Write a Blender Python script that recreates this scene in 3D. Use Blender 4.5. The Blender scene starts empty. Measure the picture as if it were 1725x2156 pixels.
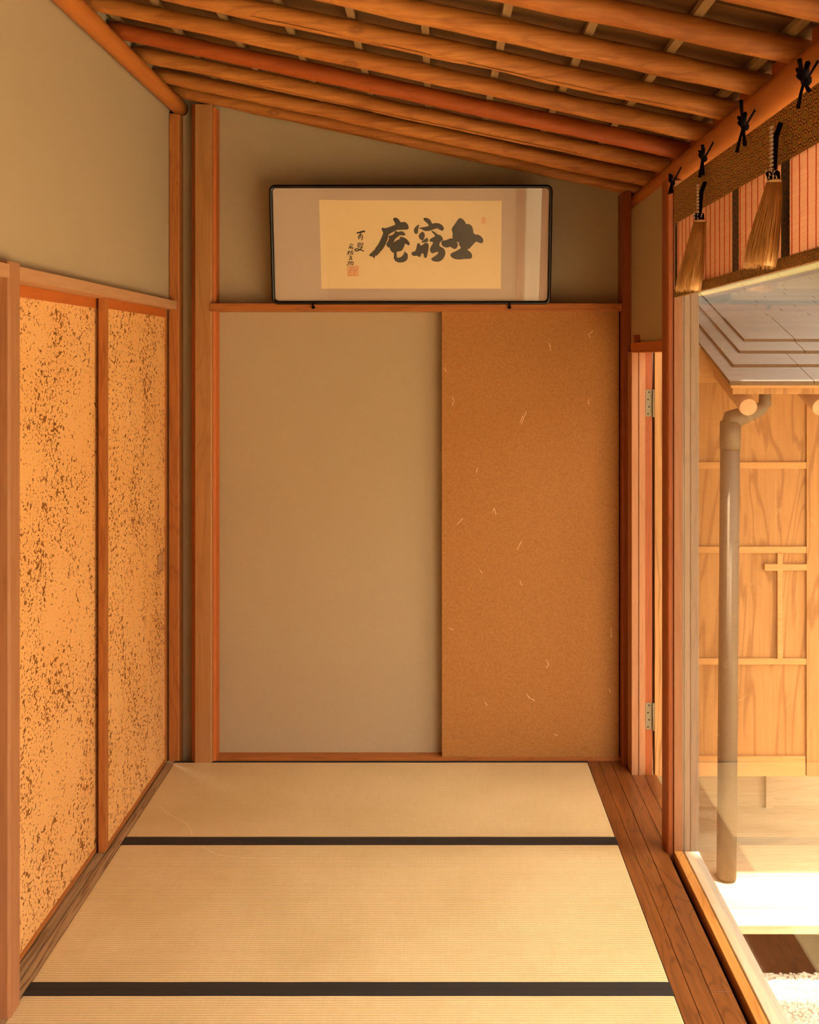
import bpy, bmesh, math, random
from mathutils import Vector, Matrix, noise
random.seed(7)
R = math.radians
S = bpy.context.scene
COL = S.collection

# ------------------------------------------------------------------ camera
F = 2210.0; VX, VY = 921.0, 755.0; CZ = 1.7          # focal length and vanishing point in pixels, eye height
cd = bpy.data.cameras.new('camera'); cam = bpy.data.objects.new('camera', cd); COL.objects.link(cam)
cd.sensor_fit = 'VERTICAL'; cd.sensor_height = 36.0; cd.lens = 36.0 * F / 2156.0
cd.shift_x = -(VX - 862.5) / 2156.0; cd.shift_y = -(1078.0 - VY) / 2156.0
cd.clip_start = 0.05; cd.clip_end = 200
cam.location = (0, 0, CZ); cam.rotation_euler = (R(90), 0, 0)
S.camera = cam

# ------------------------------------------------------------------ light, sky, exposure
w = bpy.data.worlds.new('world'); S.world = w; w.use_nodes = True
nt = w.node_tree; nt.nodes.clear()
wo = nt.nodes.new('ShaderNodeOutputWorld'); bg = nt.nodes.new('ShaderNodeBackground')
tc = nt.nodes.new('ShaderNodeTexCoord'); sp = nt.nodes.new('ShaderNodeSeparateXYZ'); cr = nt.nodes.new('ShaderNodeValToRGB')
nt.links.new(tc.outputs['Generated'], sp.inputs[0]); nt.links.new(sp.outputs['Z'], cr.inputs[0])
cr.color_ramp.elements[0].color = (.10, .085, .07, 1); cr.color_ramp.elements[1].color = (1.0, .95, .88, 1)
e2 = cr.color_ramp.elements.new(.70); e2.color = (.80, .74, .66, 1); e3 = cr.color_ramp.elements.new(.3); e3.color = (.22, .19, .15, 1)
nt.links.new(cr.outputs[0], bg.inputs[0]); nt.links.new(bg.outputs[0], wo.inputs[0])
bg.inputs[1].default_value = 17.0
sd = bpy.data.lights.new('sun', 'SUN'); sd.energy = 26.0; sd.angle = R(1.2); sd.color = (1.0, 0.86, 0.68)
sun = bpy.data.objects.new('sun', sd); COL.objects.link(sun)
sun.rotation_euler = Vector((0.15, -0.10, 0.98)).to_track_quat('Z', 'Y').to_euler()
sun.location = (3, -1, 6)
S.view_settings.view_transform = 'Standard'; S.view_settings.look = 'None'
S.view_settings.gamma = 1; S.view_settings.use_curve_mapping = False
S.view_settings.exposure = 0.33
try:
    S.cycles.max_bounces = 12; S.cycles.diffuse_bounces = 7; S.cycles.transparent_max_bounces = 16
except Exception: pass

# ------------------------------------------------------------------ materials
def hx(h, a=1):
    v = [int(h[i:i+2], 16) / 255 for i in (0, 2, 4)]
    return tuple([(c / 12.92 if c <= .04045 else ((c + .055) / 1.055) ** 2.4) for c in v] + [a])
class NT:
    def __init__(s, name):
        s.m = bpy.data.materials.new(name); s.m.use_nodes = True; s.t = s.m.node_tree
        s.b = s.t.nodes['Principled BSDF']; s.out = s.t.nodes['Material Output']
    def n(s, typ, **kw):
        nd = s.t.nodes.new('ShaderNode' + typ)
        for k, v in kw.items():
            if k.startswith('i_'):
                key = k[2:]; key = int(key) if key.isdigit() else key.replace('_', ' ')
                nd.inputs[key].default_value = v
            else: setattr(nd, k, v)
        return nd
    def l(s, a, b): s.t.links.new(a, b)
    def coord(s, scale=(1, 1, 1), rnd=True):
        tc = s.n('TexCoord'); mp = s.n('Mapping'); mp.inputs['Scale'].default_value = scale
        if rnd:
            oi = s.n('ObjectInfo'); mu = s.n('Math', operation='MULTIPLY', i_1=17.3); s.l(oi.outputs['Random'], mu.inputs[0])
            va = s.n('VectorMath', operation='ADD'); s.l(tc.outputs['Object'], va.inputs[0]); s.l(mu.outputs[0], va.inputs[1])
            s.l(va.outputs[0], mp.inputs[0])
        else: s.l(tc.outputs['Object'], mp.inputs[0])
        return mp.outputs[0]
    def noise(s, vec, scale, detail=4, rough=.6, dist=0):
        nd = s.n('TexNoise'); nd.inputs['Scale'].default_value = scale; nd.inputs['Detail'].default_value = detail
        nd.inputs['Roughness'].default_value = rough; nd.inputs['Distortion'].default_value = dist
        s.l(vec, nd.inputs['Vector']); return nd.outputs[0]
    def ramp(s, val, stops):
        r = s.n('ValToRGB'); e = r.color_ramp.elements
        while len(e) > 1: e.remove(e[-1])
        e[0].position, e[0].color = stops[0]
        for p, c in stops[1:]:
            x = e.new(p); x.color = c
        s.l(val, r.inputs[0]); return r.outputs[0]
    def mix(s, f, a, b, typ='MIX'):
        m = s.n('Mix', data_type='RGBA', blend_type=typ)
        for sock, v in ((m.inputs[0], f), (m.inputs[6], a), (m.inputs[7], b)):
            if hasattr(v, 'links'): s.l(v, sock)
            else: sock.default_value = v
        return m.outputs[2]
    def bump(s, val, strength=.2, dist=.002):
        b = s.n('Bump'); b.inputs['Strength'].default_value = strength; b.inputs['Distance'].default_value = dist
        s.l(val, b.inputs['Height']); s.l(b.outputs[0], s.b.inputs['Normal'])
W1 = (1, 1, 1, 1); B1 = (0, 0, 0, 1)
def wood(name, dark, light, axis=2, fine=140, rings=9, rough=.55, line=.5, patch=.25, patchcol=None, spec=.35, bump=.25, knots=0, stretch=.12):
    t = NT(name); ax = [1, 1, 1]; ax[axis] = .05
    v = t.coord(tuple(ax))
    fine_n = t.noise(v, fine, 4, .65)
    ax2 = [1, 1, 1]; ax2[axis] = stretch
    v2 = t.coord(tuple(ax2))
    broad = t.noise(v2, rings, 3, .5, .6)
    # growth lines: broad noise folded through a sine
    mu = t.n('Math', operation='MULTIPLY', i_1=70.0); t.l(broad, mu.inputs[0])
    si = t.n('Math', operation='SINE'); t.l(mu.outputs[0], si.inputs[0])
    ring = t.ramp(si.outputs[0], [(.0, B1), (.55, B1), (1.0, W1)])
    base = t.mix(fine_n, hx(dark), hx(light))
    v3 = t.coord(tuple([1 if a == 1 else .25 for a in ax]))
    big = t.ramp(t.noise(v3, 5, 3, .6), [(.35, B1), (.7, W1)])
    pf = t.n('Math', operation='MULTIPLY', i_1=patch); t.l(big, pf.inputs[0])
    base = t.mix(pf.outputs[0], base, hx(patchcol or dark))
    lf = t.n('Math', operation='MULTIPLY', i_1=line); t.l(ring, lf.inputs[0])
    col = t.mix(lf.outputs[0], base, hx(dark), 'MIX')
    if knots:
        kx = [1, 1, 1]; kx[axis] = .55
        vo = t.n('TexVoronoi'); vo.inputs['Scale'].default_value = knots; t.l(t.coord(tuple(kx)), vo.inputs['Vector'])
        col = t.mix(t.ramp(vo.outputs['Distance'], [(.0, (.85, .85, .85, 1)), (.045, (.6, .6, .6, 1)), (.07, (.1, .1, .1, 1)), (.085, (.45, .45, .45, 1)), (.14, B1)]), col, hx('4A2008'))
    t.l(col, t.b.inputs['Base Color']); t.b.inputs['Roughness'].default_value = rough
    t.b.inputs['Specular IOR Level'].default_value = spec
    t.bump(fine_n, bump, .001)
    return t.m
def plaster(name, c1, c2, bump=.35):
    t = NT(name); v = t.coord()
    f = t.noise(v, 420, 3, .6); g = t.noise(v, 2.2, 3, .5)
    c = t.mix(f, hx(c1), hx(c2)); gg = t.ramp(g, [(.3, B1), (.75, W1)])
    k = t.n('Math', operation='MULTIPLY', i_1=.18); t.l(gg, k.inputs[0])
    c = t.mix(k.outputs[0], c, hx(c1))
    t.l(c, t.b.inputs['Base Color']); t.b.inputs['Roughness'].default_value = .9
    t.b.inputs['Specular IOR Level'].default_value = .15
    t.bump(f, bump, .002); return t.m
def plain(name, c, rough=.6, metal=0, spec=.4, var=.0, c2=None, scale=60, bump=0):
    t = NT(name); t.b.inputs['Roughness'].default_value = rough; t.b.inputs['Metallic'].default_value = metal
    t.b.inputs['Specular IOR Level'].default_value = spec
    v = t.coord(); f = t.noise(v, scale, 4, .6)
    t.l(t.mix(f, hx(c), hx(c2 or c)), t.b.inputs['Base Color'])
    if bump: t.bump(f, bump, .001)
    return t.m
M = {}
M['plaster'] = plaster('plaster_sand', 'A08C6E', 'BAA486')
M['wood'] = wood('wood_cedar', '8A4A1C', 'C47C3C', 2)
M['wood_x'] = wood('wood_cedar_x', '8A4A1C', 'C07636', 0)
M['wood_y'] = wood('wood_cedar_y', '8A4A1C', 'C47C3C', 1)
M['post'] = wood('wood_post', '8E5A2C', 'BE8448', 2, fine=90, rings=5, line=.35, patch=.4, patchcol='9A7A58')
M['stile'] = wood('wood_stile', '7A4A2A', 'A87048', 2, fine=110, rings=6, line=.2, patch=.3, patchcol='8A5A3C')
M['jamb'] = wood('wood_jamb', '8A5634', 'B07E56', 2, fine=110, rings=6, line=.2, patch=.3, patchcol='B87850')
M['kamoi_y'] = wood('wood_lintel_pale', 'A8744C', 'C89C74', 1, line=.25, patch=.3, patchcol='B4825C')
M['redwood'] = wood('wood_red', '74340E', 'A8561E', 2, line=.3)
M['redwood_y'] = wood('wood_red_y', 'A04E18', 'C06C2C', 1, line=.2)
M['log'] = wood('log_rafter', '743810', 'DC9448', 0, fine=75, rings=7, rough=.5, line=.3, patch=.6, patchcol='8E4614', knots=7)
M['logred'] = wood('log_rafter_red', '80360E', 'B85C20', 0, fine=60, rings=7, rough=.5, line=.3, patch=.5, patchcol='7A300C', knots=7)
M['log_y'] = wood('log_beam', '9A521E', 'C87C36', 1, fine=50, rings=4, rough=.5, line=.15, patch=.3)
M['lath'] = wood('lath', '7E603C', 'A4845A', 1, line=.2)
M['ceilboard'] = wood('ceiling_board', '4E2E12', '7A4E24', 0, fine=60, rings=6, line=.35, patch=.5, patchcol='54421E')
M['floorboard'] = wood('floorboard', '4C260E', '9C5C28', 1, fine=70, rings=11, rough=.32, line=.55, patch=.6, patchcol='6E3C18', spec=.5)
M['threshold'] = wood('threshold', '5E4024', 'C8A478', 1, fine=60, rings=26, rough=.5, line=.85, patch=.35, patchcol='9A7A54', stretch=.03)
M['sillwood'] = wood('sill_wood', '9A5A22', 'E0A254', 1, fine=60, rings=12, rough=.45, line=.45, patch=.3)
M['silver'] = wood('weathered_wood', '5E5242', '85765F', 2, fine=90, rings=6, line=.3, patch=.3, patchcol='A08468')
M['silver_y'] = wood('weathered_wood_y', '9A8A74', 'D0C0A8', 1, fine=90, rings=6, line=.3, patch=.3, patchcol='B09A7C')
M['plank'] = wood('door_plank', '84562A', 'BE8C54', 2, fine=70, rings=5, rough=.6, line=.8, patch=.2, patchcol='B07434')
M['batten'] = wood('door_batten', 'A6743E', 'CA965C', 0, fine=90, rings=8, rough=.6, line=.3, patch=.1)
M['deck'] = wood('deck', 'A88C64', 'D8C09A', 0, fine=60, rings=8, rough=.6, line=.4, patch=.3)
M['shingle'] = wood('shingle', '5C544A', '857A6E', 0, fine=50, rings=6, rough=.7, line=.2, patch=.5, patchcol='665E54')
M['orangewood'] = wood('wood_orange', 'A04A18', 'CC7430', 2, line=.2)
M['shingle_edge'] = plain('shingle_end_grain_shade', '40301C', .9, c2='564024')  # brown end grain, also paints the shadow line under each course
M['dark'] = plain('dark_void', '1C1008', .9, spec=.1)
M['lacquer'] = plain('black_lacquer', '080303', .22, spec=.5)
M['heri'] = plain('tatami_border_cloth', '1E1814', .75, c2='2E2620', scale=500, bump=.2)
M['cord'] = plain('black_cord', '0A0608', .9, spec=.1, c2='1A1216', scale=300)
M['metal'] = plain('hinge_steel', '75654A', .5, .25, c2='857356', scale=40)
M['screw'] = plain('screw_dark', '2A2018', .5, .6)
M['pipe'] = plain('downpipe_metal', '5C4E3C', .6, .15, c2='6E5E4A', scale=6)
M['silk'] = plain('mount_silk', 'B29A88', .8, c2='BCA494', scale=300)
M['paper'] = plain('calligraphy_paper', 'DCC090', .85, c2='E6CCA0', scale=200)
M['ink'] = plain('ink', '14100C', .6, c2='1E1812', scale=60)
M['vermilion'] = plain('seal_red', 'D07850', .8, c2='DC9468', scale=250)
M['white_cord'] = plain('white_cord', 'D8D0C4', .8)
M['ring'] = plain('tassel_ring', 'E0C49C', .5)
M['redthread'] = plain('red_thread', 'C03A18', .7)
M['bead'] = plain('yellow_bead', 'D8C468', .5)
M['fiber'] = plain('paper_fibre', 'E8C89A', .8)
M['scuff'] = plain('mat_scuff', 'E2C494', .8)
M['gravel'] = plain('gravel', 'A8987E', .9, c2='E0D2BA', scale=90, bump=.6)
M['stone'] = plain('pebble', 'A8957A', .85, c2='E4D8C4', scale=30)
M['earth'] = plain('garden_ground', '8C8064', .95, c2='B0A280', scale=3)

def mk_tatami():
    t = NT('tatami_rush'); v = t.coord(rnd=False)
    sp = t.n('SeparateXYZ'); t.l(v, sp.inputs[0])
    def sine(sock, freq):
        a = t.n('Math', operation='MULTIPLY', i_1=freq); t.l(sock, a.inputs[0])
        b = t.n('Math', operation='SINE'); t.l(a.outputs[0], b.inputs[0]); return b.outputs[0]
    rib = sine(sp.outputs['Y'], 2 * math.pi / .0105)
    va = t.coord((.6, 14, 1)); weave = t.noise(va, 60, 3, .6)
    vb = t.coord((14, .5, 1)); warp = t.noise(vb, 22, 3, .6)
    big = t.noise(t.coord(), 2.5, 3, .6)
    c = t.mix(weave, hx('C8A874'), hx('ECD2A0'))
    c = t.mix(t.ramp(warp, [(.4, B1), (.75, (.35, .35, .35, 1))]), c, hx('C6A468'))
    c = t.mix(t.ramp(big, [(.4, B1), (.8, (.4, .4, .4, 1))]), c, hx('B69860'))
    r01 = t.ramp(rib, [(0, (.20, .20, .20, 1)), (.35, B1)])
    c = t.mix(r01, c, hx('8E6A34'))
    t.l(c, t.b.inputs['Base Color']); t.b.inputs['Roughness'].default_value = .5
    t.b.inputs['Specular IOR Level'].default_value = .4
    ad = t.n('Math', operation='ADD'); t.l(rib, ad.inputs[0]); t.l(weave, ad.inputs[1])
    t.bump(ad.outputs[0], .35, .0012); return t.m
M['tatami'] = mk_tatami()

def mk_speckle():
    t = NT('speckled_paper'); v = t.coord((1, .75, 1)); 
    n1 = t.noise(v, 62, 2.5, .55, .5); n2 = t.noise(v, 130, 2, .5, .3)
    dens = t.noise(t.coord((1, 1, .7)), 5.5, 3, .6)
    d = t.n('MapRange'); t.l(dens, d.inputs[0]); d.inputs[1].default_value = .3; d.inputs[2].default_value = .7
    d.inputs[3].default_value = .07; d.inputs[4].default_value = -.06
    def thr(n, base):
        a = t.n('Math', operation='SUBTRACT'); t.l(n, a.inputs[0]); t.l(d.outputs[0], a.inputs[1])
        return t.ramp(a.outputs[0], [(base, B1), (base + .02, W1)])
    f1 = thr(n1, .600); f2 = thr(n2, .61)
    mx = t.n('Math', operation='MAXIMUM'); t.l(f1, mx.inputs[0]); t.l(f2, mx.inputs[1])
    g = t.noise(t.coord(), 3, 4, .6)
    base = t.mix(g, hx('E6B478'), hx('E0A058'))
    c = t.mix(mx.outputs[0], base, hx('84521C'))
    t.l(c, t.b.inputs['Base Color']); t.b.inputs['Roughness'].default_value = .55
    return t.m
M['speckle'] = mk_speckle()
def mk_fusuma():
    t = NT('brown_paper'); v = t.coord()
    n = t.noise(v, 130, 3, .6); f = t.ramp(n, [(.35, B1), (.62, W1)])
    s = t.ramp(t.noise(v, 60, 4, .7, 1.0), [(.60, B1), (.66, W1)])
    c = t.mix(f, hx('AC7640'), hx('9C6A36'))
    k = t.n('Math', operation='MULTIPLY', i_1=.35); t.l(s, k.inputs[0])
    c = t.mix(k.outputs[0], c, hx('8A5420'))
    t.l(c, t.b.inputs['Base Color']); t.b.inputs['Roughness'].default_value = .7
    t.b.inputs['Specular IOR Level'].default_value = .2; return t.m
M['fusuma'] = mk_fusuma()
def mk_glass(name, tint=(1, 1, 1, 1), f0=.04):
    t = NT(name); t.t.nodes.remove(t.b)
    g = t.n('NewGeometry'); d = t.n('VectorMath', operation='DOT_PRODUCT'); t.l(g.outputs['Incoming'], d.inputs[0]); t.l(g.outputs['Normal'], d.inputs[1])
    a = t.n('Math', operation='ABSOLUTE'); t.l(d.outputs['Value'], a.inputs[0])
    o = t.n('Math', operation='SUBTRACT', i_0=1.0); t.l(a.outputs[0], o.inputs[1])
    p = t.n('Math', operation='POWER', i_1=5.0); t.l(o.outputs[0], p.inputs[0])
    m = t.n('Math', operation='MULTIPLY_ADD', i_1=1 - f0, i_2=f0); t.l(p.outputs[0], m.inputs[0])
    tr = t.n('BsdfTransparent'); tr.inputs[0].default_value = tint
    gl = t.n('BsdfGlossy'); gl.inputs['Roughness'].default_value = .0; gl.inputs['Color'].default_value = (1, 1, 1, 1)
    mx = t.n('MixShader'); t.l(m.outputs[0], mx.inputs[0]); t.l(tr.outputs[0], mx.inputs[1]); t.l(gl.outputs[0], mx.inputs[2])
    t.l(mx.outputs[0], t.out.inputs[0]); return t.m
M['glass'] = mk_glass('window_glass', (.97, .985, .98, 1), .035)
M['picglass'] = mk_glass('picture_glass', (1, 1, 1, 1), .05)
def mk_brocade(name, bgc, c1, c2, dark, su=34, sv=22, gold=.5):
    t = NT(name); tc = t.n('TexCoord'); sp = t.n('SeparateXYZ'); t.l(tc.outputs['Object'], sp.inputs[0])
    def osc(sock, fr, fn='SINE', ph=0):
        a = t.n('Math', operation='MULTIPLY_ADD', i_1=fr, i_2=ph); t.l(sock, a.inputs[0])
        b = t.n('Math', operation=fn); t.l(a.outputs[0], b.inputs[0]); return b.outputs[0]
    def frac(sock, fr, ph=0.0):
        a = t.n('Math', operation='MULTIPLY_ADD', i_1=fr, i_2=ph); t.l(sock, a.inputs[0])
        b = t.n('Math', operation='FRACT'); t.l(a.outputs[0], b.inputs[0])
        c_ = t.n('Math', operation='SUBTRACT', i_1=.5); t.l(b.outputs[0], c_.inputs[0]); return c_.outputs[0]
    def rings(ph):
        cb = t.n('CombineXYZ'); t.l(frac(sp.outputs['Y'], su, ph), cb.inputs[0]); t.l(frac(sp.outputs['Z'], sv, ph), cb.inputs[1])
        ln = t.n('VectorMath', operation='LENGTH'); t.l(cb.outputs[0], ln.inputs[0]); return ln.outputs['Value']
    mn = t.n('Math', operation='MINIMUM'); t.l(rings(0.0), mn.inputs[0]); t.l(rings(.5), mn.inputs[1])
    loops = osc(mn.outputs[0], 44.0, 'COSINE')
    n = t.noise(t.coord((1, 1, .6), False), 260, 2, .5)
    c = t.mix(t.ramp(loops, [(.35, B1), (.65, W1)]), hx(bgc), hx(c1))
    c = t.mix(t.ramp(mn.outputs[0], [(.0, W1), (.10, W1), (.14, B1)]), c, hx(c2))
    c = t.mix(t.ramp(n, [(.56, B1), (.62, W1)]), c, hx(dark))
    t.l(c, t.b.inputs['Base Color']); t.b.inputs['Roughness'].default_value = .55
    t.bump(n, .5, .001); return t.m
M['brocade'] = mk_brocade('brocade_gold', '6A340E', 'DCA446', '7A7228', '1C0E06', 16, 20)
M['brocade_dark'] = mk_brocade('brocade_dark', '15120C', '7A3A16', '2A3018', '0A0806', 18, 9)
M['brocade_hem'] = mk_brocade('brocade_hem', '5A3410', 'C8923A', '5A2E0C', '2A1608', 40, 36)
def mk_blind():
    t = NT('bamboo_blind'); v = t.coord((1, 1, 1), False); sp = t.n('SeparateXYZ'); t.l(v, sp.inputs[0])
    a = t.n('Math', operation='MULTIPLY', i_1=2 * math.pi / .0042); t.l(sp.outputs['Z'], a.inputs[0])
    b = t.n('Math', operation='SINE'); t.l(a.outputs[0], b.inputs[0])
    n = t.noise(t.coord((1, .06, 3), False), 90, 3, .6)
    c = t.mix(n, hx('DAAC88'), hx('F6D8BC'))
    c = t.mix(t.ramp(b.outputs[0], [(.0, (.45, .45, .45, 1)), (.35, B1)]), c, hx('A05C30'))
    t.l(c, t.b.inputs['Base Color']); t.b.inputs['Roughness'].default_value = .5
    tr = t.n('BsdfTranslucent'); t.l(c, tr.inputs[0]); mx = t.n('MixShader'); mx.inputs[0].default_value = .6
    t.l(t.b.outputs[0], mx.inputs[1]); t.l(tr.outputs[0], mx.inputs[2]); t.l(mx.outputs[0], t.out.inputs[0])
    t.bump(b.outputs[0], .6, .001); return t.m
M['blind'] = mk_blind()
def mk_tassel():
    t = NT('tassel_silk'); n = t.noise(t.coord((1, 1, .02), False), 420, 3, .6); n2 = t.noise(t.coord((1, 1, .05), False), 60, 2, .6)
    c = t.mix(n, hx('A86A28'), hx('E8B468')); c = t.mix(t.ramp(n2, [(.45, B1), (.7, (.6, .6, .6, 1))]), c, hx('F0C890'))
    t.l(c, t.b.inputs['Base Color']); t.b.inputs['Roughness'].default_value = .38
    t.bump(n, .8, .002); return t.m
M['tassel'] = mk_tassel()

# ------------------------------------------------------------------ mesh helpers
class MB:
    def __init__(s): s.bm = bmesh.new(); s.mi = 0
    def quadbox(s, pts):                       # 8 points, bottom loop then top loop
        v = [s.bm.verts.new(p) for p in pts]
        for f in ((0, 3, 2, 1), (4, 5, 6, 7), (0, 1, 5, 4), (1, 2, 6, 5), (2, 3, 7, 6), (3, 0, 4, 7)):
            fc = s.bm.faces.new([v[i] for i in f]); fc.material_index = s.mi
        return s
    def box(s, x0, x1, y0, y1, z0, z1):
        return s.quadbox([(x0, y0, z0), (x1, y0, z0), (x1, y1, z0), (x0, y1, z0), (x0, y0, z1), (x1, y0, z1), (x1, y1, z1), (x0, y1, z1)])
    def prism(s, poly, axis, a, b):            # poly in the two other axes
        def P(u, v, t):
            p = [u, v]; p.insert(axis, t); return p
        n = len(poly); A = [s.bm.verts.new(P(u, v, a)) for u, v in poly]; B = [s.bm.verts.new(P(u, v, b)) for u, v in poly]
        fs = [s.bm.faces.new(A), s.bm.faces.new(B[::-1])]
        for i in range(n): fs.append(s.bm.faces.new((A[i], B[i], B[(i + 1) % n], A[(i + 1) % n])))
        for f in fs: f.material_index = s.mi
        return s
    def tube(s, pts, rad, seg=14, cap=True, wob=0, flat=1.0, seed=0):
        pts = [Vector(p) for p in pts]; rings = []
        if not hasattr(rad, '__len__'): rad = [rad] * len(pts)
        prev = None
        for i, p in enumerate(pts):
            d = (pts[min(i + 1, len(pts) - 1)] - pts[max(i - 1, 0)]).normalized()
            up = prev if prev else (Vector((0, 0, 1)) if abs(d.z) < .9 else Vector((1, 0, 0)))
            x = d.cross(up).normalized(); y = x.cross(d).normalized(); prev = y
            ring = []
            for k in range(seg):
                a = 2 * math.pi * k / seg; r = rad[i]
                if wob: r *= 1 + wob * noise.noise(Vector((i * .35 + seed, math.cos(a) * .9, math.sin(a) * .9)))
                ring.append(s.bm.verts.new(p + x * math.cos(a) * r + y * math.sin(a) * r * flat))
            rings.append(ring)
        for i in range(len(rings) - 1):
            for k in range(seg):
                f = s.bm.faces.new((rings[i][k], rings[i][(k + 1) % seg], rings[i + 1][(k + 1) % seg], rings[i + 1][k]))
                f.smooth = True; f.material_index = s.mi
        if cap:
            for rr in (rings[0][::-1], rings[-1]):
                f = s.bm.faces.new(rr); f.material_index = s.mi
        return s
    def sphere(s, c, r, seg=10, sc=(1, 1, 1)):
        res = bmesh.ops.create_uvsphere(s.bm, u_segments=seg, v_segments=max(5, seg // 2 + 1), radius=r)
        for v in res['verts']: v.co = Vector((v.co.x * sc[0], v.co.y * sc[1], v.co.z * sc[2])) + Vector(c)
        for v in res['verts']:
            for f in v.link_faces: f.smooth = True; f.material_index = s.mi
        return s
    def build(s, name, mat, parent=None, origin=None, bevel=0):
        bmesh.ops.recalc_face_normals(s.bm, faces=s.bm.faces[:])
        me = bpy.data.meshes.new(name)
        cs = [v.co for v in s.bm.verts]
        lo = Vector([min(c[i] for c in cs) for i in range(3)]); hi = Vector([max(c[i] for c in cs) for i in range(3)])
        org = Vector(origin) if origin else Vector(((lo.x + hi.x) / 2, (lo.y + hi.y) / 2, lo.z))
        bmesh.ops.translate(s.bm, vec=-org, verts=s.bm.verts[:])
        s.bm.to_mesh(me); s.bm.free()
        for m in (mat if isinstance(mat, (list, tuple)) else [mat]): me.materials.append(M[m] if isinstance(m, str) else m)
        o = bpy.data.objects.new(name, me); COL.objects.link(o)
        if bevel:
            b = o.modifiers.new('bevel', 'BEVEL'); b.width = bevel; b.segments = 2; b.limit_method = 'ANGLE'; b.angle_limit = R(40)
        if parent is not None:
            o.parent = parent; base = Vector(parent['_w']); o.location = org - base
        else: o.location = org
        o['_w'] = list(org)
        return o
def empty(name, loc):
    o = bpy.data.objects.new(name, None); COL.objects.link(o); o.location = loc; o.empty_display_size = .05; o['_w'] = list(loc); return o
def tag(o, label=None, cat=None, group=None, kind=None):
    if label: o['label'] = label
    if cat: o['category'] = cat
    if group: o['group'] = group
    if kind: o['kind'] = kind
    return o
def st(o, label=None): 
    o['kind'] = 'structure'
    if label: o['label'] = label
    return o
def box(x0, x1, y0, y1, z0, z1): return MB().box(x0, x1, y0, y1, z0, z1)
SL = -.2135
def rz(x): return 2.42 + SL * (x - .82)        # height of the rafter axis

# ------------------------------------------------------------------ setting: floor
fl = MB(); fl.box(-1.25, .90, -1.9, 4.62, -.12, -.056)
random.seed(3)
st(fl.build('floor', 'dark'), 'dark subfloor under the mats and boards')
b = MB()
ys = [-1.9, .4, 2.30, 4.47]
for k, (x0, x1) in enumerate(((.6335, .680), (.680, .733), (.733, .794))):
    cuts = [-1.9, .3 + .2 * k, 2.45 + .37 * ((k * 2) % 3), 4.44]
    for i in range(3): b.box(x0 + .0007, x1 - .0007, cuts[i] + .0006, cuts[i + 1] - .0006, -.056, -.001 - .0008 * ((i + k) % 2))
for x0, x1 in ((.794, .845), (.845, .897)):
    b.box(x0 + .0007, x1 - .0007, 3.685, 4.29, -.056, -.001)
st(b.build('floor', 'floorboard', bevel=.0012), 'narrow worn brown floorboards along the right edge of the mats')

# left threshold with two grooves
b = MB()
for x0, x1, z in ((-1.205, -1.178, 0), (-1.178, -1.172, -.004), (-1.172, -1.146, 0), (-1.146, -1.137, -.004), (-1.137, -1.1085, 0.0005)):
    b.box(x0, x1, -1.9, 4.44, -.055, z)
st(b.build('trim_1', 'threshold'), 'grooved wooden threshold under the speckled sliding doors')
st(box(-.945, .775, 4.44, 4.50, -.055, .012).build('trim_2', 'wood_x', bevel=.001), 'thin wooden sill along the foot of the back wall')

# ------------------------------------------------------------------ setting: walls
def slopewall(x0, x1, y0, y1, zb, name, top=.055):
    m = MB().quadbox([(x0, y0, zb), (x1, y0, zb), (x1, y1, zb), (x0, y1, zb), (x0, y0, rz(x0) + top), (x1, y0, rz(x1) + top), (x1, y1, rz(x1) + top), (x0, y1, rz(x0) + top)])
    return st(m.build(name, 'plaster'))
slopewall(-1.20, .90, 4.50, 4.62, -.05, 'wall_back')['label'] = 'grey beige sand plaster back wall'
b = MB().box(-1.30, -1.135, -1.9, 4.50, 1.925, 2.90).box(-1.32, -1.225, -1.9, 4.50, -.05, 1.925).box(-1.225, -1.135, -1.9, 2.0, -.0, 1.925)
st(b.build('wall_left', 'plaster'), 'warm beige plaster wall above the speckled doors')
b = MB().box(.812, .90, 3.66, 4.50, 1.745, 2.325).box(.886, 1.10, 4.44, 4.60, -.5, 2.35).box(.813, .90, 4.425, 4.50, 2.325, 2.46)
st(b.build('wall_right', 'plaster'), 'yellowish plaster panel above the small doorway on the right')
b = MB().box(.84, .897, -1.9, 4.6, -.52, -.056)
st(b.build('wall_right_base', 'silver_y'))
# behind the camera: a beam wall with a wide open front
b = MB().box(-1.25, .90, -2.0, -1.9, -.1, 3.0)
st(b.build('wall_front', 'plaster'), 'plaster wall behind the viewer')

# ------------------------------------------------------------------ setting: posts and rails
def post(name, poly, z0, z1, mat, label=None, bevel=.0015):
    return st(MB().prism(poly, 2, z0, z1).build(name, mat, bevel=bevel), label)
c = .010
post('trim_3', [(-1.024, 4.422), (-1.018, 4.415), (-.954, 4.415), (-.948, 4.421), (-.948, 4.505), (-1.024, 4.505)], -.05, rz(-.99) - .036, 'post', 'broad wooden pillar in the back left corner')
post('trim_3', [(-1.037, 4.432), (-1.0245, 4.424), (-1.0245, 4.505), (-1.037, 4.505)], -.05, rz(-1.0) - .034, 'redwood', 'thin dark strip along the left side of the broad pillar')
post('trim_3', [(-.9475, 4.428), (-.937, 4.432), (-.934, 4.436), (-.934, 4.505), (-.9475, 4.505)], -.05, rz(-.94) - .034, 'orangewood', 'thin orange strip along the right side of the broad pillar')
post('trim_4', [(-1.133, 4.432), (-1.096, 4.432), (-1.090, 4.437), (-1.090, 4.505), (-1.133, 4.505)], -.05, 2.735, 'wood', 'slim wooden post where the left wall meets the back wall')
post('trim_5', [(.775, 4.39), (.812, 4.39), (.812, 4.505), (.775, 4.505)], -.05, rz(.79) - .03, 'redwood', 'slim dark post at the right end of the back wall')
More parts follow.
